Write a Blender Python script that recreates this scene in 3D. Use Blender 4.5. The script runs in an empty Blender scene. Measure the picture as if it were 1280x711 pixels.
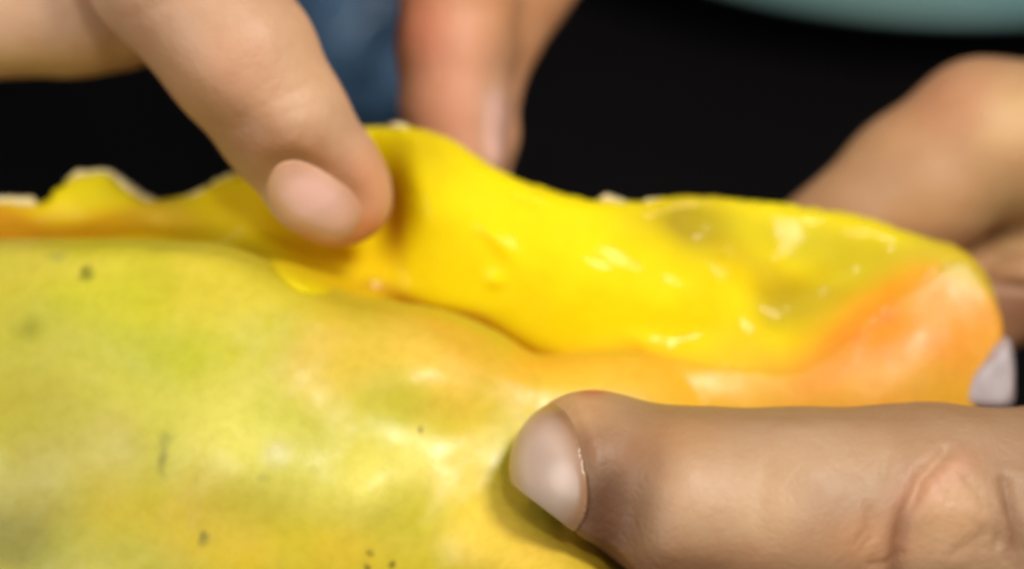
import bpy, math
import numpy as np
from mathutils import Vector, Matrix, noise

# ------------------------------------------------------------------ camera, world, lights
S = bpy.context.scene
COL = S.collection
PITCH = math.radians(45)
D = 30.0                                             # cm from lens to the middle of the fruit
RIGHT = np.array([1.0, 0.0, 0.0])
UP = np.array([0.0, math.sin(PITCH), math.cos(PITCH)])
BACK = np.array([0.0, -math.cos(PITCH), math.sin(PITCH)])
FOCUS = np.array([0.0, 0.0, 0.10])                   # middle of the fruit, 10 cm above the table


def to_world(p):
    """centimetres in the tilted frame of the held fruit -> metres in the room"""
    p = np.asarray(p, dtype=float)
    return FOCUS + 0.01 * (p[..., 0:1] * RIGHT + p[..., 1:2] * UP + p[..., 2:3] * BACK)


cd = bpy.data.cameras.new('camera')
cam = bpy.data.objects.new('camera', cd)
COL.objects.link(cam)
S.camera = cam
cam.location = to_world([0, 0, D])
cam.rotation_euler = (math.pi / 2 - PITCH, 0, 0)
cd.sensor_width = 36
cd.lens = 36 * D / 12.8
cd.clip_start = 0.01
cd.clip_end = 20
cd.dof.use_dof = True
cd.dof.focus_distance = 0.275
cd.dof.aperture_fstop = 6.5

w = bpy.data.worlds.new('World')
S.world = w
w.use_nodes = True
w.node_tree.nodes['Background'].inputs[0].default_value = (0.9, 0.93, 1.0, 1)
w.node_tree.nodes['Background'].inputs[1].default_value = 0.2


def area(name, pos, target, size, power, color):
    ld = bpy.data.lights.new(name, 'AREA')
    ld.shape = 'DISK'
    ld.size = size
    ld.energy = power
    ld.color = color
    o = bpy.data.objects.new(name, ld)
    COL.objects.link(o)
    a = Vector(to_world(pos))
    b = Vector(to_world(target))
    o.location = a
    o.rotation_euler = (b - a).to_track_quat('-Z', 'Y').to_euler()


area('ceiling_lamp', (20, 26, 40), (0, 0, 0), 0.13, 2.5, (1.0, 0.96, 0.90))
area('fill_light', (-32, -2, 32), (-2, -1, 0), 0.30, 1.15, (1.0, 0.97, 0.92))  # unseen fill, added to brighten the lower-left skin and the thumb's shadow
area('phone_lamp', (6, 8, 34), (0, 0, 0), 0.035, 0.34, (1.0, 0.98, 0.94))

S.view_settings.view_transform = 'Standard'
S.view_settings.look = 'None'
S.view_settings.exposure = -0.24
S.view_settings.gamma = 1
try:
    S.cycles.filter_width = 3.0
except Exception:
    pass


# ------------------------------------------------------------------ helpers
def C(px, py, z=0.0):
    """point in the fruit's tilted frame (cm); photo scale 100 px = 1 cm at the fruit's middle"""
    s = (D - z) / D
    return np.array([(px - 640) / 100 * s, (355.5 - py) / 100 * s, z])


def srgb(r, g, b):
    f = lambda c: (c / 255 / 12.92) if c / 255 <= 0.04045 else ((c / 255 + 0.055) / 1.055) ** 2.4
    return np.array([f(r), f(g), f(b)])


def surface_nets(f, org, h):
    s = f < 0
    nx, ny, nz = f.shape
    m = np.zeros((nx - 1, ny - 1, nz - 1), np.int8)
    for a in (0, 1):
        for b in (0, 1):
            for c in (0, 1):
                m += s[a:nx - 1 + a, b:ny - 1 + b, c:nz - 1 + c]
    act = np.argwhere((m > 0) & (m < 8))
    ids = -np.ones(m.shape, np.int64)
    ids[act[:, 0], act[:, 1], act[:, 2]] = np.arange(len(act))
    acc = np.zeros((len(act), 3))
    cnt = np.zeros(len(act))
    cor = [(a, b, c) for a in (0, 1) for b in (0, 1) for c in (0, 1)]
    for p in cor:
        for ax in range(3):
            if p[ax]:
                continue
            q = list(p)
            q[ax] = 1
            f0 = f[act[:, 0] + p[0], act[:, 1] + p[1], act[:, 2] + p[2]].astype(float)
            f1 = f[act[:, 0] + q[0], act[:, 1] + q[1], act[:, 2] + q[2]].astype(float)
            x = (f0 < 0) != (f1 < 0)
            t = np.where(x, f0 / np.where(x, f0 - f1, 1), 0)
            pt = np.array(p)[None, :] + 0.0 * act
            pt[:, ax] += t
            acc += pt * x[:, None]
            cnt += x
    V = (act + acc / cnt[:, None]) * h + np.array(org)
    F = []
    for ax in range(3):
        u, v = (ax + 1) % 3, (ax + 2) % 3
        sl0 = [slice(None)] * 3
        sl1 = [slice(None)] * 3
        sl0[ax] = slice(0, -1)
        sl1[ax] = slice(1, None)
        e = np.argwhere(s[tuple(sl0)] != s[tuple(sl1)])
        lim = np.array(m.shape)
        ok = (e[:, u] > 0) & (e[:, v] > 0) & (e[:, u] < lim[u]) & (e[:, v] < lim[v])
        e = e[ok]
        sgn = s[e[:, 0], e[:, 1], e[:, 2]]
        q = []
        for du, dv in ((-1, -1), (0, -1), (0, 0), (-1, 0)):
            g = e.copy()
            g[:, u] += du
            g[:, v] += dv
            q.append(ids[g[:, 0], g[:, 1], g[:, 2]])
        q = np.stack(q, 1)
        q[~sgn] = q[~sgn][:, ::-1]
        F.append(q)
    F = np.concatenate(F)
    F = F[(F >= 0).all(1)]
    return V, F


def laplace(V, F, n=2, lam=0.5):
    e = np.concatenate([F[:, [0, 1]], F[:, [1, 2]], F[:, [2, 3]], F[:, [3, 0]]])
    e = np.concatenate([e, e[:, ::-1]])
    deg = np.bincount(e[:, 0], minlength=len(V)).astype(float)
    for i in range(n):
        for l in (lam, -lam * 1.02):
            a = np.stack([np.bincount(e[:, 0], V[e[:, 1], k], minlength=len(V)) for k in range(3)], 1) / deg[:, None]
            V = V + l * (a - V)
    return V


def grid(lo, hi, h):
    lo = np.array(lo, float)
    n = np.ceil((np.array(hi) - lo) / h).astype(int) + 1
    ax = [lo[k] + h * np.arange(n[k]) for k in range(3)]
    return lo, [a.astype(np.float32) for a in ax]


def proj(V):
    """the (px, py) of photo scale that a point of the tilted frame lies at"""
    s = (D - V[:, 2]) / D
    return V[:, 0] / s * 100 + 640, 355.5 - V[:, 1] / s * 100


def gau(x, y, cx, cy, sx, sy, ang=0.0):
    c, s_ = math.cos(math.radians(ang)), math.sin(math.radians(ang))
    dx, dy = x - cx, y - cy
    u, v = c * dx + s_ * dy, -s_ * dx + c * dy
    return np.exp(-(u / sx) ** 2 - (v / sy) ** 2)


def pigment_and_shade(px, py, base, spots):  # spots hold the surface's own colour plus painted highlights and shade
    col = np.tile(np.array(base, float), (len(px), 1))
    for cx, cy, sx, sy, ang, c, wt in spots:
        g = (np.clip(gau(px, py, cx, cy, sx, sy, ang) * 1.25, 0, 1) * wt)[:, None]
        col = col * (1 - g) + np.array(c)[None] * g
    return col


def polydist(px, py, pts):
    """distance (px) to an open polyline"""
    d = np.full(np.shape(px), 1e9)
    for (ax, ay), (bx, by) in zip(pts[:-1], pts[1:]):
        ex, ey = bx - ax, by - ay
        t = np.clip(((px - ax) * ex + (py - ay) * ey) / (ex * ex + ey * ey + 1e-9), 0, 1)
        d = np.minimum(d, np.hypot(px - ax - t * ex, py - ay - t * ey))
    return d


def smooth_poly(pts, closed=True, sub=6):
    P = np.array(pts, float)
    n = len(P)
    out = []
    rng = range(n) if closed else range(n - 1)
    for i in rng:
        g = lambda k: P[k % n] if closed else P[min(max(k, 0), n - 1)]
        a, b, c, d = g(i - 1), g(i), g(i + 1), g(i + 2)
        for j in range(sub):
            t = j / sub
            out.append(0.5 * (2 * b + (c - a) * t + (2 * a - 5 * b + 4 * c - d) * t * t + (3 * b - a - 3 * c + d) * t ** 3))
    if not closed:
        out.append(P[-1])
    return np.array(out)


def inside_dist(X, Y, poly):
    """signed distance, positive inside the closed polygon"""
    d = polydist(X, Y, [tuple(p) for p in poly] + [tuple(poly[0])])
    ins = np.zeros(X.shape, bool)
    n = len(poly)
    for i in range(n):
        x0, y0 = poly[i]
        x1, y1 = poly[(i + 1) % n]
        if y0 == y1:
            continue
        c = ((y0 > Y) != (y1 > Y)) & (X < (x1 - x0) * (Y - y0) / (y1 - y0) + x0)
        ins ^= c
    return np.where(ins, d, -d)


def fbm(V, scale, octaves=3, seed=0.0):
    out = np.empty(len(V))
    for i, v in enumerate(V):
        out[i] = noise.fractal(Vector((v[0] * scale + seed, v[1] * scale - seed, v[2] * scale)), 1.0, 2.0, octaves)
    return out


def vnoise(V, scale, seed):
    """cheap smooth lattice-free noise, sums of rotated sines (vectorised)"""
    rs = np.random.RandomState(seed)
    out = np.zeros(len(V))
    for k in range(14):
        d = rs.normal(size=3)
        d /= np.linalg.norm(d)
        fr = scale * (0.6 + 1.6 * rs.rand())
        out += np.sin(V @ d * fr + rs.rand() * 6.28) / 14 ** 0.5
    return out


def emit(name, V, F, mat, parent=None, origin=None, detail=None, paint=None, sub=1, smooth=2):
    """V in the tilted frame (cm). detail(V, N, px, py) -> displacement in cm, paint(V, px, py) -> linear colours"""
    V = laplace(V, F, smooth) if smooth else V
    me = bpy.data.meshes.new(name)
    me.from_pydata(V.tolist(), [], F.tolist())
    if sub:
        t = bpy.data.objects.new('t', me)
        COL.objects.link(t)
        mo = t.modifiers.new('s', 'SUBSURF')
        mo.levels = sub
        dg = bpy.context.evaluated_depsgraph_get()
        me2 = bpy.data.meshes.new_from_object(t.evaluated_get(dg))
        bpy.data.objects.remove(t)
        bpy.data.meshes.remove(me)
        me = me2
        me.name = name
    n = len(me.vertices)
    co = np.empty(n * 3)
    me.vertices.foreach_get('co', co)
    co = co.reshape(-1, 3)
    if detail:
        no = np.empty(n * 3)
        me.vertices.foreach_get('normal', no)
        no = no.reshape(-1, 3)
        px, py = proj(co)
        co = co + no * detail(co, no, px, py)[:, None]
    if paint:
        px, py = proj(co)
        c = np.clip(paint(co, px, py), 0, 1)
        at = me.color_attributes.new('pigment_and_shade', 'FLOAT_COLOR', 'POINT')
        at.data.foreach_set('color', np.concatenate([c, np.ones((n, 1))], 1).ravel())
    W = to_world(co)
    if origin is None and parent is None:
        origin = W.mean(0)
    off = np.array(parent.location) if parent is not None and origin is None else np.array(origin)
    me.vertices.foreach_set('co', (W - off).ravel())
    me.polygons.foreach_set('use_smooth', np.ones(len(me.polygons), bool))
    me.update()
    me.materials.append(mat)
    o = bpy.data.objects.new(name, me)
    COL.objects.link(o)
    if parent is not None:
        o.parent = parent
    else:
        o.location = off
    return o


def thing(name, label, cat, pos):
    o = bpy.data.objects.new(name, None)
    o.empty_display_size = 0.02
    COL.objects.link(o)
    o.location = to_world(pos)
    o['label'] = label
    o['category'] = cat
    return o


def world_mesh(name, V, F, mat, loc=(0, 0, 0), kind=None, smooth=True):
    me = bpy.data.meshes.new(name)
    me.from_pydata([tuple(v) for v in V], [], [tuple(f) for f in F])
    me.polygons.foreach_set('use_smooth', [smooth] * len(me.polygons))
    me.materials.append(mat)
    o = bpy.data.objects.new(name, me)
    o.location = loc
    COL.objects.link(o)
    if kind:
        o['kind'] = kind
    return o


# ------------------------------------------------------------------ materials
def material(name, base=None, rough=0.5, sss=0.0, radius=(1, .4, .2), scale=0.002, bump=(), mottle=None,
             spec=0.5, coat=0.0, coat_rough=0.1, specks=(), rough_var=0.0, trans=0.0):
    """base None reads the 'pigment' attribute. bump: (kind, scale per metre, strength, distance)"""
    m = bpy.data.materials.new(name)
    m.use_nodes = True
    nt = m.node_tree
    N, L = nt.nodes, nt.links
    b = N['Principled BSDF']
    b.inputs['Roughness'].default_value = rough
    b.inputs['Specular IOR Level'].default_value = spec
    b.inputs['Coat Weight'].default_value = coat
    b.inputs['Coat Roughness'].default_value = coat_rough
    if sss:
        b.inputs['Subsurface Weight'].default_value = sss
        b.inputs['Subsurface Radius'].default_value = radius
        b.inputs['Subsurface Scale'].default_value = scale
    tc = N.new('ShaderNodeTexCoord')
    if base is None:
        a = N.new('ShaderNodeAttribute')
        a.attribute_name = 'pigment_and_shade'
        col = a.outputs['Color']
    else:
        r = N.new('ShaderNodeRGB')
        r.outputs[0].default_value = (*base, 1)
        col = r.outputs[0]
    if mottle:
        for (sc, amount, tint) in mottle:
            n = N.new('ShaderNodeTexNoise')
            n.inputs['Scale'].default_value = sc
            n.inputs['Detail'].default_value = 5
            n.inputs['Roughness'].default_value = 0.6
            L.new(tc.outputs['Object'], n.inputs['Vector'])
            mr = N.new('ShaderNodeMapRange')
            mr.inputs[1].default_value = 0.42
            mr.inputs[2].default_value = 0.68
            mr.inputs[4].default_value = amount
            L.new(n.outputs['Fac'], mr.inputs[0])
            mx = N.new('ShaderNodeMix')
            mx.data_type = 'RGBA'
            mx.blend_type = 'MULTIPLY'
            L.new(mr.outputs[0], mx.inputs[0])
            L.new(col, mx.inputs[6])
            mx.inputs[7].default_value = (*tint, 1)
            col = mx.outputs[2]
    if specks:
        wn = N.new('ShaderNodeTexNoise')
        wn.inputs['Scale'].default_value = 420
        L.new(tc.outputs['Object'], wn.inputs['Vector'])
        wm = N.new('ShaderNodeVectorMath')
        wm.operation = 'MULTIPLY_ADD'
        L.new(wn.outputs['Color'], wm.inputs[0])
        wm.inputs[1].default_value = (0.0016,) * 3
        wm.inputs[2].default_value = (-0.0008,) * 3
        warp = N.new('ShaderNodeVectorMath')
        warp.operation = 'ADD'
        L.new(tc.outputs['Object'], warp.inputs[0])
        L.new(wm.outputs[0], warp.inputs[1])
    for (pos, rad, ccol, amt, stretch) in specks:
        amt *= 0.85
        mp = N.new('ShaderNodeVectorMath')
        mp.operation = 'SUBTRACT'
        L.new(warp.outputs[0], mp.inputs[0])
        mp.inputs[1].default_value = pos
        ml = N.new('ShaderNodeVectorMath')
        ml.operation = 'MULTIPLY'
        L.new(mp.outputs[0], ml.inputs[0])
        ml.inputs[1].default_value = stretch
        ln = N.new('ShaderNodeVectorMath')
        ln.operation = 'LENGTH'
        L.new(ml.outputs[0], ln.inputs[0])
        mr = N.new('ShaderNodeMapRange')
        mr.interpolation_type = 'SMOOTHSTEP'
        mr.inputs[1].default_value = rad
        mr.inputs[2].default_value = 0.0
        mr.inputs[4].default_value = amt
        L.new(ln.outputs['Value'], mr.inputs[0])
        mx = N.new('ShaderNodeMix')
        mx.data_type = 'RGBA'
        L.new(mr.outputs[0], mx.inputs[0])
        L.new(col, mx.inputs[6])
        mx.inputs[7].default_value = (*ccol, 1)
        col = mx.outputs[2]
    L.new(col, b.inputs['Base Color'])
    if rough_var:
        n = N.new('ShaderNodeTexNoise')
        n.inputs['Scale'].default_value = 260
        n.inputs['Detail'].default_value = 4
        L.new(tc.outputs['Object'], n.inputs['Vector'])
        mr = N.new('ShaderNodeMapRange')
        mr.inputs[1].default_value = 0.3
        mr.inputs[2].default_value = 0.7
        mr.inputs[3].default_value = rough - rough_var
        mr.inputs[4].default_value = rough + rough_var
        L.new(n.outputs['Fac'], mr.inputs[0])
        L.new(mr.outputs[0], b.inputs['Roughness'])
    prev = None
    for (kind, sc, st, dist) in bump:
        if kind == 'cell':
            n = N.new('ShaderNodeTexVoronoi')
            n.feature = 'DISTANCE_TO_EDGE'
            out = n.outputs['Distance']
        else:
            n = N.new('ShaderNodeTexNoise')
            n.inputs['Detail'].default_value = 4
            out = n.outputs['Fac']
        n.inputs['Scale'].default_value = sc
        L.new(tc.outputs['Object'], n.inputs['Vector'])
        bp = N.new('ShaderNodeBump')
        bp.inputs['Strength'].default_value = st
        bp.inputs['Distance'].default_value = dist
        L.new(out, bp.inputs['Height'])
        if prev is not None:
            L.new(prev, bp.inputs['Normal'])
        prev = bp.outputs[0]
    if prev is not None:
        L.new(prev, b.inputs['Normal'])
    return m


# ------------------------------------------------------------------ the setting: dark table, teal plate, blue pouch
M_table = material('dark_table', (0.0042, 0.0034, 0.0035), 0.8, spec=0.08,
                   mottle=[(30, 0.5, (0.6, 0.6, 0.7))], bump=[('noise', 900, 0.2, 0.0004)])
tw, nt_ = 1.2, 24
V = [(tw * (2 * i / nt_ - 1), tw * (2 * j / nt_ - 1) + 0.4, 0) for j in range(nt_ + 1) for i in range(nt_ + 1)]
F = [(j * (nt_ + 1) + i, j * (nt_ + 1) + i + 1, (j + 1) * (nt_ + 1) + i + 1, (j + 1) * (nt_ + 1) + i) for j in range(nt_) for i in range(nt_)]
world_mesh('table', V, F, M_table, kind='structure')


def on_table(px, py, height=0.0):
    o = to_world([0, 0, D])
    r = to_world(C(px, py, 0)) - o
    t = (height - o[2]) / r[2]
    return o + r * t


# plate: lathe, its near rim sweeps through the top right corner
def lathe(profile, n=96):
    V, F = [], []
    for k in range(n):
        a = 2 * math.pi * k / n
        for r, z in profile:
            V.append((r * math.cos(a), r * math.sin(a), z))
    m_ = len(profile)
    for k in range(n):
        for j in range(m_ - 1):
            a, b = k * m_ + j, ((k + 1) % n) * m_ + j
            F.append((a, b, b + 1, a + 1))
    return V, F


M_teal = material('teal_glaze', (0.20, 0.35, 0.32), 0.3, spec=0.5, rough_var=0.06,
                  mottle=[(14, 0.5, (0.75, 1.0, 1.15)), (60, 0.3, (0.8, 0.9, 0.9))])
R = 0.112
near = on_table(1195, 37, 0.004)
prof = [(0.0005, 0.004), (0.06, 0.004), (0.078, 0.005), (0.086, 0.010), (0.098, 0.016), (0.107, 0.0205), (R, 0.0215),
        (R + 0.0012, 0.0205), (R, 0.019), (0.106, 0.017), (0.098, 0.012), (0.090, 0.004), (0.080, 0.0), (0.074, 0.0), (0.072, 0.002), (0.0005, 0.002)]
V, F = lathe(prof)
near = on_table(1215, 22, 0.0195)
pl = world_mesh('plate', V, F, M_teal, loc=(near[0], near[1] + R, 0.0))
pl['label'] = 'teal glazed plate lying on the dark table at the top right corner'
pl['category'] = 'plate'

# ------------------------------------------------------------------ the fruit
h = 0.055


def heightfield(lo, hi, poly, zf, zb, hh=h, z0=0.0):
    """closed body between a front and a back surface inside an outline (px) that sits in the plane z0"""
    org, (ax, ay, az) = grid(lo, hi, hh)
    X, Y = np.meshgrid(ax, ay, indexing='ij')
    s = (D - z0) / D
    PX, PY = X / s * 100 + 640, 355.5 - Y / s * 100
    sd = inside_dist(PX, PY, poly) / 100
    a, b = zf(PX, PY, sd), zb(PX, PY, sd)
    Z = az[None, None, :]
    f = np.maximum(Z - a[:, :, None], b[:, :, None] - Z)
    f = np.clip(f, -0.5, 0.5)
    return surface_nets(f.astype(np.float32), org, hh)


def edge(sd, r):
    """rounded edge: 0 at the outline rising to r, falling away outside"""
    t = np.clip(sd, 0, r)
    return np.where(sd > 0, np.sqrt(np.maximum(2 * r * t - t * t, 0)), 3 * sd)


lip = [(-160, 306), (0, 304), (60, 304), (110, 306), (180, 309), (260, 314), (320, 326), (370, 350), (430, 375), (500, 388),
       (560, 399), (620, 424), (668, 450), (720, 448), (790, 440), (850, 446), (920, 458), (985, 462), (1030, 440), (1080, 400),
       (1130, 362), (1175, 333), (1208, 322)]
skin_poly = smooth_poly(lip + [(1235, 350), (1254, 390), (1257, 422), (1240, 448), (1226, 470), (1218, 520), (1190, 580), (1060, 700), (900, 800),
                               (700, 880), (450, 930), (150, 940), (-160, 900), (-260, 700), (-260, 420)], True, 4)

BUMPS = [(345, 565, 85, 62, 15, .34), (480, 595, 55, 42, -30, .24), (535, 465, 80, 45, 10, .26), (560, 420, 60, 25, 20, .05), (290, 470, 70, 45, 0, .08),
         (120, 560, 70, 60, 0, .10), (200, 390, 120, 40, 5, .10), (60, 350, 80, 30, 0, .08), (420, 680, 120, 50, 0, .10),
         (640, 650, 70, 90, -35, .14), (425, 500, 40, 60, -20, -.05), (235, 600, 60, 80, 0, -.03), (180, 470, 80, 30, 10, -.06),
         (560, 540, 60, 40, 0, -.07), (40, 700, 80, 60, 0, -.12), (1160, 420, 90, 60, -30, .10), (1100, 400, 30, 20, -20, -.05)]


def skin_front(PX, PY, sd):
    # a broad belly on the left, a flatter end to the right
    z = 0 * PX + .42 * gau(PX, PY, 815, 500, 110, 75) + 1.35 * gau(PX, PY, 690, 722, 95, 62, 30) + .7 * gau(PX, PY, 735, 695, 75, 50, 35)
    belly = 1.95 * np.clip(1 - ((PX - 240) / 680) ** 2 - ((PY - 660) / 430) ** 2, 0, 1) ** 0.75
    end = 0.66 * np.exp(-((PX - 1090) / 170) ** 2 - ((PY - 500) / 130) ** 2)
    z = z - 0.25 + np.maximum(belly, 0) + end
    for cx, cy, sx, sy, a, g in BUMPS:
        z = z + g * gau(PX, PY, cx, cy, sx, sy, a)
    rr = 0.36 - 0.28 * np.clip((PX - 800) / 110, 0, 1)- 0.18 * np.clip((330 - PX) / 60, 0, 1)
    t = np.clip(sd, 0, rr)
    e = np.where(sd > 0, np.sqrt(np.maximum(2 * rr * t - t * t, 0)), 3 * sd)
    return z + e - rr


def skin_back(PX, PY, sd):
    return np.minimum(-1.0 - 1.5 * np.clip(sd, 0, 1.6) / 1.6 + 0 * PX, -0.35) * np.clip(sd / 0.2, 0, 1) - 0.25 * (sd < 0.2) - 3 * np.minimum(sd, 0)


thumb_axis = [((735, 592), 104), ((850, 636), 128), ((1000, 646), 135), ((1150, 642), 134), ((1350, 650), 160)]

fruit = thing('fruit', 'ripe yellow-green fruit torn open along its top, showing wet bright yellow flesh', 'fruit', C(450, 560, -0.5))

# pigments; some of the spots paint in highlights
GREEN = srgb(182, 186, 40)
OLIVE = srgb(150, 150, 30)
YEL = srgb(222, 196, 55)
GOLD = srgb(225, 178, 40)
PALE = srgb(236, 222, 130)
PEACH = srgb(246, 186, 92)
ORANGE = srgb(238, 150, 44)
GREY = srgb(150, 148, 92)
skin_spots = [
    (60, 330, 120, 40, 0, srgb(225, 205, 100), .8), (150, 370, 110, 60, 0, srgb(208, 204, 45), .8), (280, 360, 110, 50, 10, srgb(222, 200, 72), .8),
    (40, 520, 90, 150, 0, srgb(172, 160, 36), .8), (220, 440, 110, 60, 0, GREEN, .8), (330, 400, 90, 50, 0, srgb(205, 196, 60), .7),
    (430, 440, 90, 60, 20, srgb(214, 178, 52), .8), (540, 460, 100, 50, 10, srgb(240, 200, 90), .9), (600, 430, 90, 40, 25, srgb(230, 178, 60), .8),  # the pale spot paints a highlight on the lip bump
    (350, 560, 105, 75, 10, srgb(232, 222, 128), .85), (485, 585, 60, 45, -20, srgb(248, 236, 140), .9), (560, 640, 80, 60, 0, srgb(205, 192, 40), .8),  # first two paint the skin's gloss highlights into the colour
    (420, 540, 50, 60, 0, srgb(190, 184, 45), .6), (200, 500, 90, 50, 0, srgb(208, 200, 95), .7), (110, 560, 80, 70, 0, srgb(185, 172, 92), .7),
    (10, 690, 80, 70, 0, srgb(140, 134, 78), .8), (70, 440, 90, 60, 0, srgb(196, 188, 92), .6), (130, 600, 60, 50, 0, srgb(196, 186, 112), .6), (230, 650, 120, 55, 0, srgb(200, 172, 40), .8), (380, 670, 120, 50, 0, srgb(222, 190, 52), .8),
    (180, 700, 80, 30, 0, srgb(182, 176, 85), .6), (640, 680, 100, 70, 30, srgb(246, 212, 96), .95), (610, 560, 40, 70, 0, srgb(226, 200, 55), .6),
    (1080, 620, 220, 120, -20, srgb(236, 168, 60), .9), (860, 640, 120, 100, 0, srgb(232, 190, 60), .7),
    (760, 455, 110, 36, 0, srgb(244, 184, 62), .9), (880, 480, 130, 50, 0, srgb(250, 198, 62), .9), (1010, 480, 80, 60, 0, srgb(246, 190, 62), .9),
    (1130, 430, 110, 75, -30, ORANGE, .95), (1190, 370, 60, 55, -30, srgb(238, 164, 58), .9), (1240, 420, 28, 60, 0, srgb(228, 160, 50), .8),
    (1075, 425, 40, 22, -30, srgb(236, 148, 60), .5), (1040, 480, 45, 30, 0, srgb(240, 160, 74), .5), (1195, 325, 50, 22, 25, srgb(208, 190, 52), .8)]


def paint_skin(V_, px, py):
    n1, n2 = vnoise(V_, 2.2, 3), vnoise(V_, 2.2, 4)
    qx, qy = px + 22 * n1, py + 22 * n2
    c = pigment_and_shade(qx, qy, srgb(204, 192, 50), skin_spots)
    n3 = vnoise(V_, 5.0, 7)
    g = np.clip(n3 * 0.18 + 0.05, 0, .25)[:, None] * (px < 640)[:, None]
    return (c * (1 - g) + GREEN[None] * g) * (np.array([.98, .97, .74]) * np.clip((800 - px) / 200, 0, 1)[:, None] + np.array([.97, .92, .8]) * np.clip((px - 600) / 200, 0, 1)[:, None])


def skin_detail(V_, N_, px, py):
    d = 0.010 * vnoise(V_, 3.0, 11) + 0.002 * vnoise(V_, 11.0, 12)
    return d


def speck_list(parent):
    out = []
    o = np.array(parent.location)
    for px, py, r, col, amt, st in [(107, 342, .0013, (0.06, 0.07, 0.004), .75, (1, .6, .6)), (104, 336, .001, (0.08, 0.08, 0.004), .5, (1, 1, 1)),
                                    (203, 572, .0024, (0.10, 0.10, 0.004), .6, (2.2, .7, .7)), (212, 548, .0014, (0.14, 0.15, 0.01), .5, (1, 1, 1)),
                                    (35, 410, .0028, (0.16, 0.14, 0.01), .5, (1, 1, 1)), (255, 673, .0012, (0.05, 0.045, 0.006), .7, (1, 1, 1)),
                                    (465, 690, .0007, (0.03, 0.03, 0.006), .8, (1, 1, 1)), (490, 706, .0009, (0.02, 0.02, 0.004), .9, (1, 1, 1)),
                                    (458, 709, .0007, (0.03, 0.03, 0.006), .8, (1, 1, 1)), (526, 537, .0007, (0.10, 0.06, 0.01), .8, (1, 1, 1)),
                                    (345, 566, .0030, (0.42, 0.36, 0.16), .5, (1, 1, 1)), (73, 318, .0022, (0.3, 0.3, 0.1), .5, (1, 1.5, 1.5)),
                                    (1108, 394, .0022, (0.60, 0.18, 0.035), .6, (1, 1.4, 1.4)), (330, 595, .0012, (0.36, 0.3, 0.08), .5, (1, 1, 1))]:
        # where the sight line meets the skin
        z = 0.5
        for _ in range(12):
            q = C(px, py, z)
            qx, qy = np.array([q[0] * 100 + 640]), np.array([355.5 - q[1] * 100])
            z = 0.5 * z + 0.5 * float(skin_front(qx, qy, np.array([1.0]))[0])
        out.append((tuple(to_world(C(px, py, z)) - o), r, col, amt, st))
    return out


M_skin = material('fruit_skin', None, 0.42, sss=0.25, radius=(1, .8, .15), scale=0.0022, spec=0.5,
                  mottle=[(90, 0.4, (0.88, 0.93, 0.7)), (260, 0.3, (0.96, 0.92, 0.8)), (700, 0.55, (0.86, 0.84, 0.62)), (45, 0.35, (0.95, 0.86, 0.7))],
                  bump=[('noise', 400, 0.12, 0.0005), ('noise', 1800, 0.12, 0.0002)], specks=speck_list(fruit), rough_var=0.1)
V, F = heightfield((-9.2, -6.2, -2.8), (6.5, 0.9, 3.9), skin_poly, skin_front, skin_back)
emit('skin', V, F, M_skin, fruit, detail=skin_detail, paint=paint_skin)

# ---- the inner flesh, standing up behind the torn lip
top = [(-160, 250), (0, 250), (45, 256), (72, 232), (98, 217), (132, 215), (160, 232), (188, 249), (238, 244), (268, 226), (300, 214), (360, 192),
       (430, 166), (484, 158), (515, 160), (560, 174), (606, 204), (645, 226), (690, 240), (745, 252), (800, 256), (850, 246), (900, 250),
       (965, 257), (1050, 267), (1120, 288), (1188, 312), (1224, 345), (1246, 392)]
flesh_poly = smooth_poly(top + [(1240, 450), (1150, 520), (900, 560), (650, 540), (400, 470), (0, 420), (-160, 410)], True, 4)

FB = [(660, 320, 170, 85, 25, .36), (860, 380, 150, 80, 20, .24), (540, 250, 70, 70, 40, .22), (300, 270, 80, 40, -20, .16), (120, 262, 60, 40, 0, .12),
      (490, 400, 120, 22, 18, -.30), (620, 440, 70, 20, 25, -.25), (518, 238, 28, 62, -4, .20), (415, 318, 60, 14, 28, .22), (468, 300, 22, 20, 0, -.15), (210, 275, 45, 22, 0, .10), (150, 300, 200, 14, 0, -.10),
      (980, 330, 70, 40, 30, .14), (880, 290, 44, 40, 0, -.14), (930, 370, 90, 22, 35, -.11), (1080, 300, 90, 24, 15, .07), (1080, 345, 90, 20, -12, -.08),
      (1150, 330, 40, 22, 10, .10), (455, 255, 62, 66, 0, -.62), (622, 300, 30, 9, 48, .10), (618, 352, 12, 8, 0, .08), (815, 428, 30, 9, 15, .07), (652, 238, 34, 10, 35, .09),
      (895, 312, 14, 7, -10, .08), (448, 348, 11, 8, 0, .07), (1010, 385, 60, 26, 20, -.08),  (740, 300, 80, 60, 30, .08)]


LIPC = smooth_poly(lip[13:], False, 3)
LIPL = smooth_poly(lip[4:11], False, 3)


def flesh_front(PX, PY, sd):
    z = -0.80 + 0.45 * np.clip((PX - 300) / 400, 0, 1) + 0 * PX - 0.1 * np.clip((PX - 950) / 250, 0, 1)
    for cx, cy, sx, sy, a, g in FB:
        z = z + g * gau(PX, PY, cx, cy, sx, sy, a)
    dl = polydist(PX, PY, [tuple(p) for p in LIPC])
    dleft = polydist(PX, PY, [tuple(p) for p in LIPL])
    wq = np.clip((PX - 790) / 100, 0, 1) * np.exp(-(dl / 48) ** 2)
    wq = np.maximum(wq, np.exp(-((PX - 385) / 65) ** 2) * np.exp(-(dleft / 30) ** 2))
    below = inside_dist(PX, PY, skin_poly) > 0
    target = skin_front(PX, PY, np.full_like(PX, 1.0))
    z = z * (1 - wq) + target * wq
    z = np.where(below, np.minimum(z, target - .03), z)
    return z + edge(sd, 0.16) - 0.16


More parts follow.
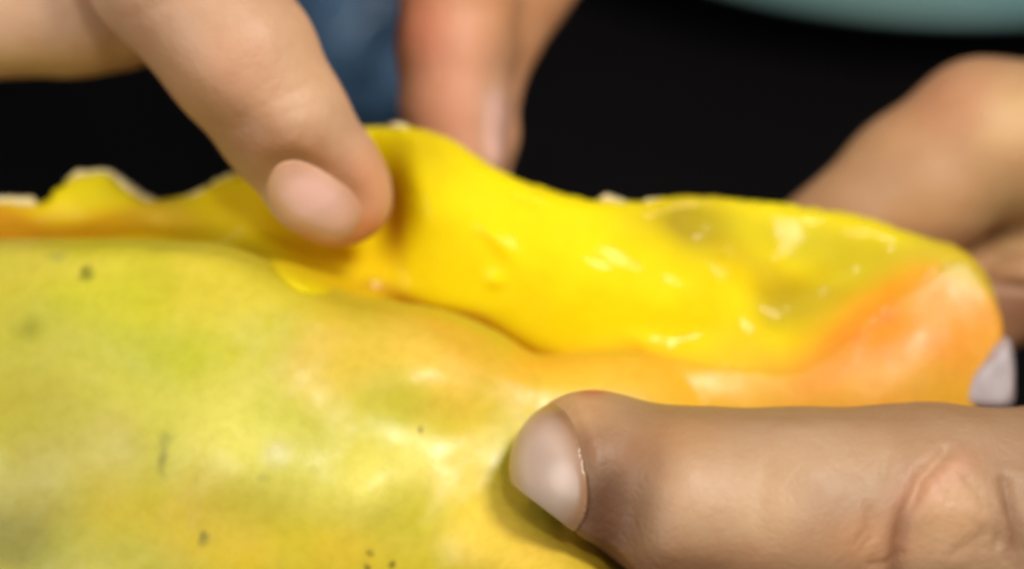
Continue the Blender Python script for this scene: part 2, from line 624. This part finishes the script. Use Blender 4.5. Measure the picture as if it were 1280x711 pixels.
def flesh_back(PX, PY, sd):
    z = flesh_front(PX, PY, np.full_like(sd, 1.0)) - 0.55
    z = -1.25 + 0.45 * np.clip((PX - 300) / 400, 0, 1) + 0 * PX
    for cx, cy, sx, sy, a, g in FB:
        if min(sx, sy) > 35 and g > 0:
            z = z + g * gau(PX, PY, cx, cy, sx, sy, a)
    z = np.minimum(z, flesh_front(PX, PY, np.full_like(sd, 1.0)) - 0.32)
    return z - edge(sd, 0.14) + 0.14


F_Y = srgb(242, 218, 12)
flesh_spots = [
    (0, 285, 150, 30, 0, srgb(186, 130, 26), .95), (120, 240, 60, 26, 0, srgb(208, 190, 30), .8), (150, 288, 130, 24, 0, srgb(190, 142, 22), .9),  # the brown ambers paint in the shade on the left strip
    (220, 272, 30, 20, 0, srgb(232, 190, 70), .6), (300, 250, 60, 30, -20, srgb(226, 194, 22), .8), (340, 330, 110, 30, 20, srgb(214, 190, 28), .8),
    (400, 300, 80, 30, 30, srgb(232, 180, 24), .6), (482, 270, 20, 50, 0, srgb(172, 102, 22), .85), (520, 190, 50, 24, 20, srgb(224, 200, 24), .8),  # the dark brown one paints the contact shadow beside the fingertip
    (870, 282, 60, 45, 20, srgb(168, 142, 36), .95), (960, 360, 90, 22, 35, srgb(206, 178, 40), .6), (990, 300, 110, 40, 20, srgb(214, 198, 34), .85),
    (1100, 320, 120, 40, 20, srgb(204, 186, 40), .85), (1180, 325, 50, 24, 20, srgb(176, 172, 54), .8), (1030, 375, 80, 28, -10, srgb(182, 158, 36), .75),
    (800, 450, 160, 20, 0, srgb(250, 196, 48), .7)]
flesh_spots += [(560, 402, 130, 16, 20, srgb(176, 112, 26), .85), (1110, 385, 100, 26, -35, srgb(236, 176, 60), .8)]  # brown band paints the shadow line above the lip


def paint_flesh(V_, px, py):
    n1, n2 = vnoise(V_, 3, 23), vnoise(V_, 3, 24)
    c = pigment_and_shade(px + 12 * n1, py + 10 * n2, F_Y, flesh_spots)
    dl = polydist(px, py, [tuple(p) for p in LIPC]) + 8 * n1
    wq = (np.clip((px - 860) / 100, 0, 1) * np.clip(1.1 - dl / 55, 0, 1))[:, None]
    return c * (1 - wq) + paint_skin(V_, px, py + 10) * wq


def flesh_detail(V_, N_, px, py):
    rim = np.exp(-((V_[:, 1] - np.interp(px, [p[0] for p in top[:-1]], [(355.5 - p[1]) / 100 for p in top[:-1]])) / 0.12) ** 2)
    return 0.012 * vnoise(V_, 4.0, 31) + 0.002 * vnoise(V_, 12, 32) + rim ** 3 * 0.014 * vnoise(V_, 22, 33)


M_flesh = material('wet_flesh', None, 0.6, sss=0.5, radius=(1, .7, .08), scale=0.0032, spec=0.06, coat=0.11, coat_rough=0.07,
                   mottle=[(80, 0.6, (0.93, 0.86, 0.5)), (300, 0.45, (0.96, 0.9, 0.6))], bump=[('noise', 170, 0.30, 0.0010), ('noise', 700, 0.12, 0.0003)], rough_var=0.1)
V, F = heightfield((-8.2, -2.3, -2.4), (6.5, 2.2, 0.9), flesh_poly, flesh_front, flesh_back, z0=-0.75)
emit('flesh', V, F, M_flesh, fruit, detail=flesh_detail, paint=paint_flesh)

# ---- pale torn rim along the top of the peel: an uneven ribbon of pith
M_rim = material('pale_pith', tuple(srgb(232, 214, 160)), 0.22, sss=0.3, radius=(1, .8, .5), scale=0.001, coat=0.4,
                 mottle=[(500, 0.5, (0.9, 0.75, 0.4))])


def ribbon(name, pts, z, rfun, mat, parent, seed):
    P = smooth_poly(pts, False, 8)
    rs = np.random.RandomState(seed)
    V, F = [], []
    m_ = 8
    n = len(P)
    wob = np.convolve(rs.normal(size=n + 8), np.ones(4) / 4, 'same')[4:4 + n]
    for i, (x, y) in enumerate(P):
        t = i / (n - 1)
        r = rfun(x) * (1.35 + 0.5 * wob[i]) * min(1, 6 * t + .1, 6 * (1 - t) + .1)
        r = max(r, 0.004)
        c = C(x, y + 1.0, z + 0.06)
        for k in range(m_):
            a = 2 * math.pi * k / m_
            V.append(c + np.array([0, r * math.sin(a), 1.6 * r * math.cos(a)]))
    for i in range(n - 1):
        for k in range(m_):
            F.append((i * m_ + k, i * m_ + (k + 1) % m_, (i + 1) * m_ + (k + 1) % m_, (i + 1) * m_ + k))
    V = np.array(V)
    F = np.array(F)
    return emit(name, V, F, mat, parent, sub=1, smooth=0, detail=lambda v, nn, a, b: 0.008 * vnoise(v, 20, seed))


ribbon('pith_rim', [(-100, 250), (0, 250), (30, 251), (48, 254)], -0.98, lambda x: .05, M_rim, fruit, 1)
ribbon('pith_rim', [(80, 226), (98, 217), (132, 215), (146, 222), (162, 235), (186, 249), (200, 250)], -0.98, lambda x: 0.032 + .035 * math.exp(-((x - 160) / 25) ** 2), M_rim, fruit, 2)
ribbon('pith_rim', [(225, 248), (250, 238), (272, 225), (300, 214)], -0.95, lambda x: .02, M_rim, fruit, 3)
ribbon('pith_rim', [(484, 157), (498, 156), (512, 160)], -0.7, lambda x: .03, M_rim, fruit, 4)
ribbon('pith_rim', [(630, 222), (650, 233), (675, 243), (700, 247), (735, 251)], -0.45, lambda x: .04 if x < 690 else .02, M_rim, fruit, 5)
ribbon('pith_rim', [(744, 252), (760, 247), (775, 252), (795, 256), (815, 250), (835, 250)], -0.62, lambda x: .034, M_rim, fruit, 6)

# white bit at the far right end
M_white = material('white_bit_surface', tuple(srgb(178, 166, 166)), 0.5, sss=0.3, scale=0.001, mottle=[(300, .4, (0.9, 0.85, 0.8))])
wp = smooth_poly([(1212, 470), (1232, 452), (1248, 436), (1260, 436), (1262, 500), (1230, 508), (1205, 500)], True, 4)
V, F = heightfield((5.4, -1.8, -0.9), (6.5, -0.4, 0.9), wp, lambda a, b, s: 0.22 + edge(s, .1) - .1 + 0 * a, lambda a, b, s: -0.55 - edge(s, .1) + 0 * a, hh=0.04)
emit('white_bit', V, F, M_white, fruit, detail=lambda v, n, a, b: 0.012 * vnoise(v, 10, 5))


# ------------------------------------------------------------------ hands
def cones(X, Y, Z, chain, kk=0.0):
    """union of round cones along a chain of (point, radius)"""
    out = None
    for (a, ra), (b, rb) in zip(chain[:-1], chain[1:]):
        e = b - a
        L2 = float(e @ e)
        t = np.clip(((X - a[0]) * e[0] + (Y - a[1]) * e[1] + (Z - a[2]) * e[2]) / L2, 0, 1)
        d = np.sqrt((X - a[0] - t * e[0]) ** 2 + (Y - a[1] - t * e[1]) ** 2 + (Z - a[2] - t * e[2]) ** 2) - (ra + (rb - ra) * t)
        out = d if out is None else smin(out, d, 0.18)
    return out


def smin(a, b, k):
    hh = np.clip(0.5 + 0.5 * (b - a) / k, 0, 1)
    return b * (1 - hh) + a * hh - k * hh * (1 - hh)


def J(px, py, z, r):
    """joint: photo position, depth (cm) and apparent radius in px"""
    return (C(px, py, z), r / 100 * (D - z) / D)


def build_hand(name, parts, lo, hi, hh, mat, detail, paint, label, nail_defs, nail_mat, k=0.35):
    org, (ax, ay, az) = grid(lo, hi, hh)
    f = np.full((len(ax), len(ay), len(az)), 9.0, np.float32)
    axf, ayf, azf = ax[:, None, None], ay[None, :, None], az[None, None, :]
    for ch, kj in parts:
        c = np.array([q[0] for q in ch])
        r = max(q[1] for q in ch) + 1.0
        l_, u_ = c.min(0) - r, c.max(0) + r
        i = [np.searchsorted(A, (l_[q], u_[q])) for q, A in enumerate((ax, ay, az))]
        sl = tuple(slice(max(int(a) - 1, 0), int(b) + 1) for a, b in i)
        if any(s_.stop - s_.start < 2 for s_ in sl):
            continue
        d = cones(ax[sl[0]][:, None, None], ay[sl[1]][None, :, None], az[sl[2]][None, None, :], ch)
        f[sl] = smin(f[sl], d.astype(np.float32), kj)
    V, F = surface_nets(f, org, hh)
    root = thing(name, label, 'hand', (V[:, 0].mean(), V[:, 1].mean(), V[:, 2].min()))
    emit('body', V, F, mat, root, detail=detail, paint=paint)
    for (cx, cy, sx, sy, ang, zmin, chn, lift, nm, cut) in nail_defs:
        l2 = C(cx, cy, zmin) - np.array([max(sx, sy) / 100 + .3] * 2 + [0.0])
        u2 = C(cx, cy, zmin) + np.array([max(sx, sy) / 100 + .3] * 2 + [2.8])
        o2, (bx, by, bz) = grid(l2, u2, 0.028)
        X, Y, Z = np.meshgrid(bx, by, bz, indexing='ij')
        d = None
        for ch, kj in chn:
            q = cones(X, Y, Z, ch)
            d = q if d is None else smin(d, q, kj)
        s = (D - Z) / D
        PX, PY = X / s * 100 + 640, 355.5 - Y / s * 100
        c_, s_ = math.cos(math.radians(ang)), math.sin(math.radians(ang))
        u = (c_ * (PX - cx) + s_ * (PY - cy)) / sx
        v = (-s_ * (PX - cx) + c_ * (PY - cy)) / sy
        e = ((np.abs(u) ** 2.6 + np.abs(v) ** 2.6) ** (1 / 2.6) - 1) * min(sx, sy) / 100
        # a thin plate that follows the fingertip, domed towards its middle
        top_ = d - lift * np.clip(-e / 0.10, 0, 1) + 0.012
        g = np.maximum(np.maximum(top_, -(d + 0.12)), e)
        if cut:
            g = np.maximum(g, ((PX - 640) * -.606 + (PY - 608) * .795) / 100 + 0.02)
        Vn, Fn = surface_nets(g.astype(np.float32), o2, 0.028)
        emit(nm, Vn, Fn, nail_mat, root, sub=1, smooth=3, paint=lambda V_, px, py, q=(cx, cy, sx, sy, ang): nail_paint(V_, px, py, q))
    return root


def nail_paint(V_, px, py, q):
    n = vnoise(V_, 6, 8)[:, None]
    cx, cy, sx, sy, ang = q
    c_, s_ = math.cos(math.radians(ang)), math.sin(math.radians(ang))
    e = np.hypot((c_ * (px - cx) + s_ * (py - cy)) / sx, (-s_ * (px - cx) + c_ * (py - cy)) / sy)
    t = (np.clip((e - 0.45) / 0.5, 0, 1) ** 1.3)[:, None]
    tone = NAIL_B if cx > 640 else NAIL
    moon = np.clip(gau(px, py, cx + .55 * sx * math.cos(math.radians(ang)), cy + .1 * sy, sx * .5, sy * .5), 0, 1)[:, None] * (cx > 640)
    tone = tone[None] * (1 + .12 * moon)
    if cx > 640:
        low = np.clip((py - 600) / 80, 0, 1)[:, None]
        tone = tone * (1 - low) + srgb(164, 150, 124)[None] * low
    return np.clip((tone * (1 - t) + (srgb(150, 112, 80) if cx > 640 and sx > 30 else srgb(206, 156, 122))[None] * t) * (1 + 0.06 * n), 0, 1)


M_nail = material('nail', None, 0.30, sss=0.3, radius=(1, .4, .3), scale=0.0012, coat=0.15, coat_rough=0.25, bump=[('noise', 900, .1, .0002)])
skin_bump = [('noise', 260, 0.25, 0.0009), ('cell', 900, 0.3, 0.00025), ('noise', 2600, 0.2, 0.0001)]
M_hand = material('hand_skin', None, 0.54, sss=0.22, radius=(1, .35, .18), scale=0.003, spec=0.4, bump=skin_bump, rough_var=0.07,
                  mottle=[(110, 0.35, (0.93, 0.84, 0.78)), (400, 0.35, (0.90, 0.80, 0.74)), (35, 0.4, (0.88, 0.80, 0.76))])

NAIL = srgb(228, 180, 160)
NAIL_B = srgb(196, 168, 150)


def groove(px, py, V_, pts, wdt, depth, front):
    return -depth * np.exp(-(polydist(px, py, pts) / wdt) ** 2) * front


def nail_sink(px, py, cx, cy, sx, sy, ang, front):
    c_, s_ = math.cos(math.radians(ang)), math.sin(math.radians(ang))
    u = (c_ * (px - cx) + s_ * (py - cy)) / sx
    v = (-s_ * (px - cx) + c_ * (py - cy)) / sy
    e = ((np.abs(u) ** 2.6 + np.abs(v) ** 2.6) ** (1 / 2.6) - 1) * min(sx, sy)
    return front * (-0.05 * np.clip(-e / 8, 0, 1) - 0.02 * np.exp(-(e / 7) ** 2) + 0.035 * np.exp(-((e - 16) / 11) ** 2))


# ---- the hand from above: index finger on the flesh, middle finger beside it, thumb behind
A_index = [J(60, -330, 0.2, 118), J(215, -40, 0.6, 104), J(300, 72, 0.75, 94), J(352, 150, 0.65, 82), J(404, 222, 0.35, 73), J(425, 243, 0.22, 67)]
A_mid = [J(-420, -260, -1.0, 120), J(-200, -30, -0.9, 110), J(-60, -4, -0.9, 104), J(95, -6, -0.9, 100), J(150, 0, -1.0, 88)]
A_thumb = [J(700, -520, -1.8, 150), J(640, -220, -1.9, 92), J(578, -30, -1.9, 77), J(570, 60, -1.85, 72), J(568, 130, -1.8, 66), J(572, 195, -1.75, 60)]
A_web = [J(820, -420, -2.8, 150), J(700, -120, -2.6, 92), J(648, -20, -2.5, 68), J(616, 100, -2.3, 36), J(608, 170, -2.2, 36), J(600, 230, -2.2, 34)]
A_palm = [J(300, -620, -1.2, 260), J(560, -640, -1.6, 260), J(500, -900, -2, 240), J(520, -1350, -2, 200)]
A_ring = [J(150, -560, -2.2, 130), J(-280, -300, -2.6, 110), J(-380, -80, -3.2, 95), J(-260, 10, -3.6, 85)]
A_little = [J(100, -700, -3.2, 120), J(-340, -480, -3.8, 92), J(-420, -260, -4.4, 82), J(-320, -160, -4.8, 74)]
A_knuckle = [J(60, -330, 0.2, 118), J(300, -620, -1.2, 240)]
A_knuckle2 = [J(-420, -260, -1.0, 120), J(180, -560, -1.4, 170)]

nA = (392, 250, 64, 38, 32)


def detA(V_, N_, px, py):
    fr = np.clip(N_[:, 2] * 2, 0, 1)
    idx = (V_[:, 2] > -0.6)
    d = 0.010 * vnoise(V_, 3.5, 41)
    d += nail_sink(px, py, *nA, fr * idx)
    d += groove(px, py, V_, [(300, 150), (340, 128), (385, 110), (425, 100)], 10, .018, fr * idx)
    d += groove(px, py, V_, [(290, 165), (340, 145), (400, 130)], 8, .012, fr * idx)
    d += groove(px, py, V_, [(170, 20), (230, -5), (300, -30)], 12, .02, fr * idx)
    return d


def paintA(V_, px, py):
    base = srgb(200, 160, 126)
    sp = [(400, 60, 60, 80, 0, srgb(222, 178, 136), .7), (300, 90, 60, 60, 0, srgb(204, 152, 116), .7), (360, 200, 70, 40, 30, srgb(190, 132, 84), .8),  # lit upper right side and shade above the nail, painted in
          (460, 240, 30, 60, 0, srgb(226, 160, 118), .8), (440, 292, 70, 24, 0, srgb(206, 128, 66), .8), (280, 180, 80, 50, 42, srgb(146, 106, 60), .8), (170, 40, 50, 60, -40, srgb(168, 126, 94), .7), (220, 110, 40, 60, -40, srgb(170, 126, 86), .7), (350, 186, 90, 30, 30, srgb(142, 96, 58), .75), (425, 214, 40, 16, 45, srgb(160, 106, 66), .6)]  # dark browns paint the shaded lower-left side and above the nail
    c = pigment_and_shade(px, py, base, sp)
    back = np.clip((-V_[:, 2] - 0.2) / 0.5, 0, 1) * np.clip((px - 420) / 60, 0, 1)
    t = pigment_and_shade(px, py, srgb(208, 150, 104), [(560, 110, 60, 120, 0, srgb(220, 156, 122), .9), (525, 30, 30, 50, 0, srgb(216, 130, 100), .6),
                                              (640, 60, 24, 60, 25, srgb(176, 128, 88), .8), (690, 20, 40, 40, 0, srgb(200, 146, 104), .6), (620, 150, 22, 60, 0, srgb(222, 176, 150), .6)])
    c = c * (1 - back[:, None]) + t * back[:, None]
    mid = np.clip((-V_[:, 2]) / 0.4, 0, 1) * np.clip((260 - px) / 60, 0, 1)
    t = pigment_and_shade(px, py, srgb(196, 148, 98), [(60, 70, 120, 30, 0, srgb(170, 138, 74), .7), (120, 20, 50, 50, 0, srgb(206, 154, 112), .6)])
    return c * (1 - mid[:, None]) + t * mid[:, None]


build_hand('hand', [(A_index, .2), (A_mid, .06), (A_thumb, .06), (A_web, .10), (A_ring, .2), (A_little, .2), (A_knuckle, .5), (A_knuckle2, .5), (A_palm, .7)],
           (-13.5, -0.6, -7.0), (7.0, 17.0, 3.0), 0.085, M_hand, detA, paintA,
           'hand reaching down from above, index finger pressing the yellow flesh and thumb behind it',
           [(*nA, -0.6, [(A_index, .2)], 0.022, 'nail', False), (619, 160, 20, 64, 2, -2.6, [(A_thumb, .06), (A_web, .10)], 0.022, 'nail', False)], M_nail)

# ---- the hand from the right: thumb across the front, fingers behind the fruit
B_thumb = [J(736, 590, 1.75, 100), J(760, 600, 1.8, 106), J(850, 634, 1.9, 126), J(1000, 644, 1.9, 133), J(1150, 640, 1.75, 133), J(1340, 655, 1.5, 150), J(1620, 760, 0.8, 210)]
B_index = [J(1700, 330, -1.4, 165), J(1480, 185, -1.5, 112), J(1232, 174, -1.6, 100), J(1150, 230, -1.7, 95), J(1064, 300, -1.8, 84), J(990, 330, -1.8, 68)]
B_mid = [J(1720, 480, -2.2, 150), J(1500, 345, -2.3, 80), J(1290, 335, -2.3, 76), J(1180, 400, -2.4, 74), J(1090, 440, -2.4, 60)]
B_ring = [J(1760, 640, -3, 150), J(1520, 560, -3.9, 80), J(1400, 580, -4.2, 74), J(1200, 640, -4.0, 70), J(1080, 640, -3.8, 58)]
B_little = [J(1800, 800, -3.4, 140), J(1560, 740, -4.4, 72), J(1400, 770, -4.4, 66), J(1240, 800, -4.2, 60), J(1140, 800, -4.0, 50)]
B_palm = [J(1700, 420, -1.6, 190), J(1780, 760, -1.4, 240), J(2050, 780, -1.6, 230), J(2500, 1000, -1.6, 200)]
B_web = [J(1620, 760, 0.8, 210), J(1760, 700, -1.0, 240)]
nB = (681, 586, 50, 88, -10)


def detB(V_, N_, px, py):
    fr = np.clip(N_[:, 2] * 2, 0, 1)
    th = V_[:, 2] > 0.6
    bk = 1.0 - th
    d = 0.014 * vnoise(V_, 3.2, 51)
    d += nail_sink(px, py, *nB, fr * th)
    t = ((px - 640) * -.606 + (py - 608) * .795) / 100 + 0.06
    d -= np.clip(t, 0, 1) * 0.88 * th * np.clip((960 - px) / 160, 0, 1) * np.clip((V_[:, 2] - 0.6) * 2, 0, 1)
    d += groove(px, py, V_, [(1182, 566), (1150, 600), (1132, 640), (1122, 690), (1118, 730)], 9, .085, fr * th)
    d += groove(px, py, V_, [(1256, 600), (1264, 640), (1275, 680), (1290, 720)], 8, .07, fr * th)
    d += groove(px, py, V_, [(1108, 570), (1104, 595)], 6, .02, fr * th)
    d += groove(px, py, V_, [(1195, 690), (1240, 660), (1262, 690)], 8, .02, fr * th)
    rs = np.random.RandomState(5)
    for i in range(16):
        x0, y0 = 1085 + 200 * rs.rand(), 560 + 150 * rs.rand()
        a = 1.2 + 0.9 * rs.randn() * .6
        pts = [(x0, y0), (x0 + 22 * math.cos(a), y0 + 22 * math.sin(a)), (x0 + 44 * math.cos(a + .3), y0 + 44 * math.sin(a + .3))]
        d += groove(px, py, V_, pts, 4, .018, fr * th)
    d += .022 * vnoise(V_, 6, 77) * th * np.clip((px - 1060) / 80, 0, 1)
    d += groove(px, py, V_, [(960, 575), (950, 620), (955, 680)], 12, .015, fr * th)
    d += .03 * gau(px, py, 1190, 640, 45, 60, 15) * fr * th - .20 * gau(px, py, 775, 645, 40, 80, 10) * fr * th + .03 * gau(px, py, 720, 500, 30, 16) * fr * th
    d += .04 * gau(px, py, 850, 610, 60, 60) * fr * th
    d += groove(px, py, V_, [(1300, 322), (1250, 323), (1226, 338), (1240, 354), (1300, 364)], 5, .06, bk)
    d += .05 * gau(px, py, 1270, 343, 30, 12) * bk
    return d


def paintB(V_, px, py):
    base = srgb(164, 130, 98)
    sp = [(768, 640, 44, 66, 10, srgb(98, 62, 36), .9), (735, 560, 10, 22, -20, srgb(140, 96, 66), .6), (800, 710, 80, 30, 20, srgb(120, 80, 50), .8), (720, 510, 60, 24, 0, srgb(206, 160, 112), .8), (860, 540, 60, 40, 0, srgb(176, 130, 82), .8),  # dark browns paint the shade beside the nail and along the underside
          (860, 620, 90, 60, 0, srgb(186, 148, 110), .7), (1040, 560, 120, 50, 0, srgb(190, 154, 118), .7), (1090, 680, 60, 40, 0, srgb(196, 140, 96), .6),
          (1190, 640, 50, 60, 0, srgb(206, 160, 116), .7), (1124, 660, 14, 60, 8, srgb(140, 90, 62), .7), (1262, 650, 10, 50, -10, srgb(130, 90, 60), .6), (1170, 600, 60, 20, -30, srgb(198, 146, 114), .6), (960, 640, 50, 60, 0, srgb(204, 166, 124), .6), (1000, 515, 260, 16, 0, srgb(160, 124, 84), .7),  # shaded top edge and crease lines painted darker, lit middle painted lighter
          (900, 700, 120, 30, 0, srgb(170, 124, 82), .5), (740, 487, 20, 8, 0, srgb(190, 96, 70), .7),
          (762, 645, 40, 70, 8, srgb(92, 58, 34), .85), (810, 600, 30, 60, 10, srgb(140, 98, 66), .5), (775, 560, 50, 22, 20, srgb(150, 106, 70), .6), (850, 715, 110, 26, 0, srgb(116, 78, 50), .7), (880, 610, 60, 44, 0, srgb(200, 162, 126), .5)]  # second layer of painted shade: nail hollow and underside, lighter lit middle
    c = pigment_and_shade(px, py, base, sp)
    bk = np.clip((0.6 - V_[:, 2]) / 0.4, 0, 1)[:, None]
    t = pigment_and_shade(px, py, srgb(186, 142, 100), [(1260, 150, 50, 40, 0, srgb(208, 168, 112), .8), (1190, 130, 60, 50, -40, srgb(190, 136, 100), .7),  # lit top of the knuckle painted lighter
                                              (1080, 240, 80, 40, -40, srgb(176, 136, 100), .6), (1270, 270, 50, 50, 0, srgb(172, 142, 88), .6), (1250, 385, 60, 30, 0, srgb(150, 104, 78), .8)])  # shaded left slope painted darker
    return c * (1 - bk) + t * bk


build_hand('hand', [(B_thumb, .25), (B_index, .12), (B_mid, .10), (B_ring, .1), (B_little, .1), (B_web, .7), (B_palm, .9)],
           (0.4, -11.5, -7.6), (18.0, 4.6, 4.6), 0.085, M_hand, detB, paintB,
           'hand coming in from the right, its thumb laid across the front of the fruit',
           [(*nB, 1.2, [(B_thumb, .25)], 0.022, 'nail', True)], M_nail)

# ------------------------------------------------------------------ dark blue pouch lying behind the fingers
M_blue = material('blue_foil', tuple(srgb(120, 160, 196)), 0.16, spec=0.9, coat=0.6, rough_var=0.08,
                  mottle=[(55, 1.0, (0.05, 0.09, 0.16)), (20, 0.5, (0.4, 0.5, 0.6))], bump=[('noise', 60, 0.2, 0.002)])
zb_ = -17.0
ax0 = C(452, -40, zb_)
org, (gx, gy, gz) = grid(ax0 - np.array([2.6, 4.6, 2.6]), ax0 + np.array([2.6, 4.6, 2.6]), 0.12)
X, Y, Z = np.meshgrid(gx, gy, gz, indexing='ij')
e = np.sqrt(((X - ax0[0]) / 1.7) ** 2 + ((Y - ax0[1]) / 3.05) ** 2 + ((Z - ax0[2]) / 1.5) ** 2) - 1
V, F = surface_nets(e.astype(np.float32), org, 0.12)
o = emit('pouch', V, F, M_blue, None, detail=lambda v, n, a, b: 0.22 * vnoise(v, 1.8, 61) + 0.05 * vnoise(v, 5, 62))
o['label'] = 'crumpled glossy dark blue pouch behind the gap between index finger and thumb'
o['category'] = 'pouch'
low = min((v.co.z for v in o.data.vertices))
o.location.z = -low - 0.0005                          # rests on the table
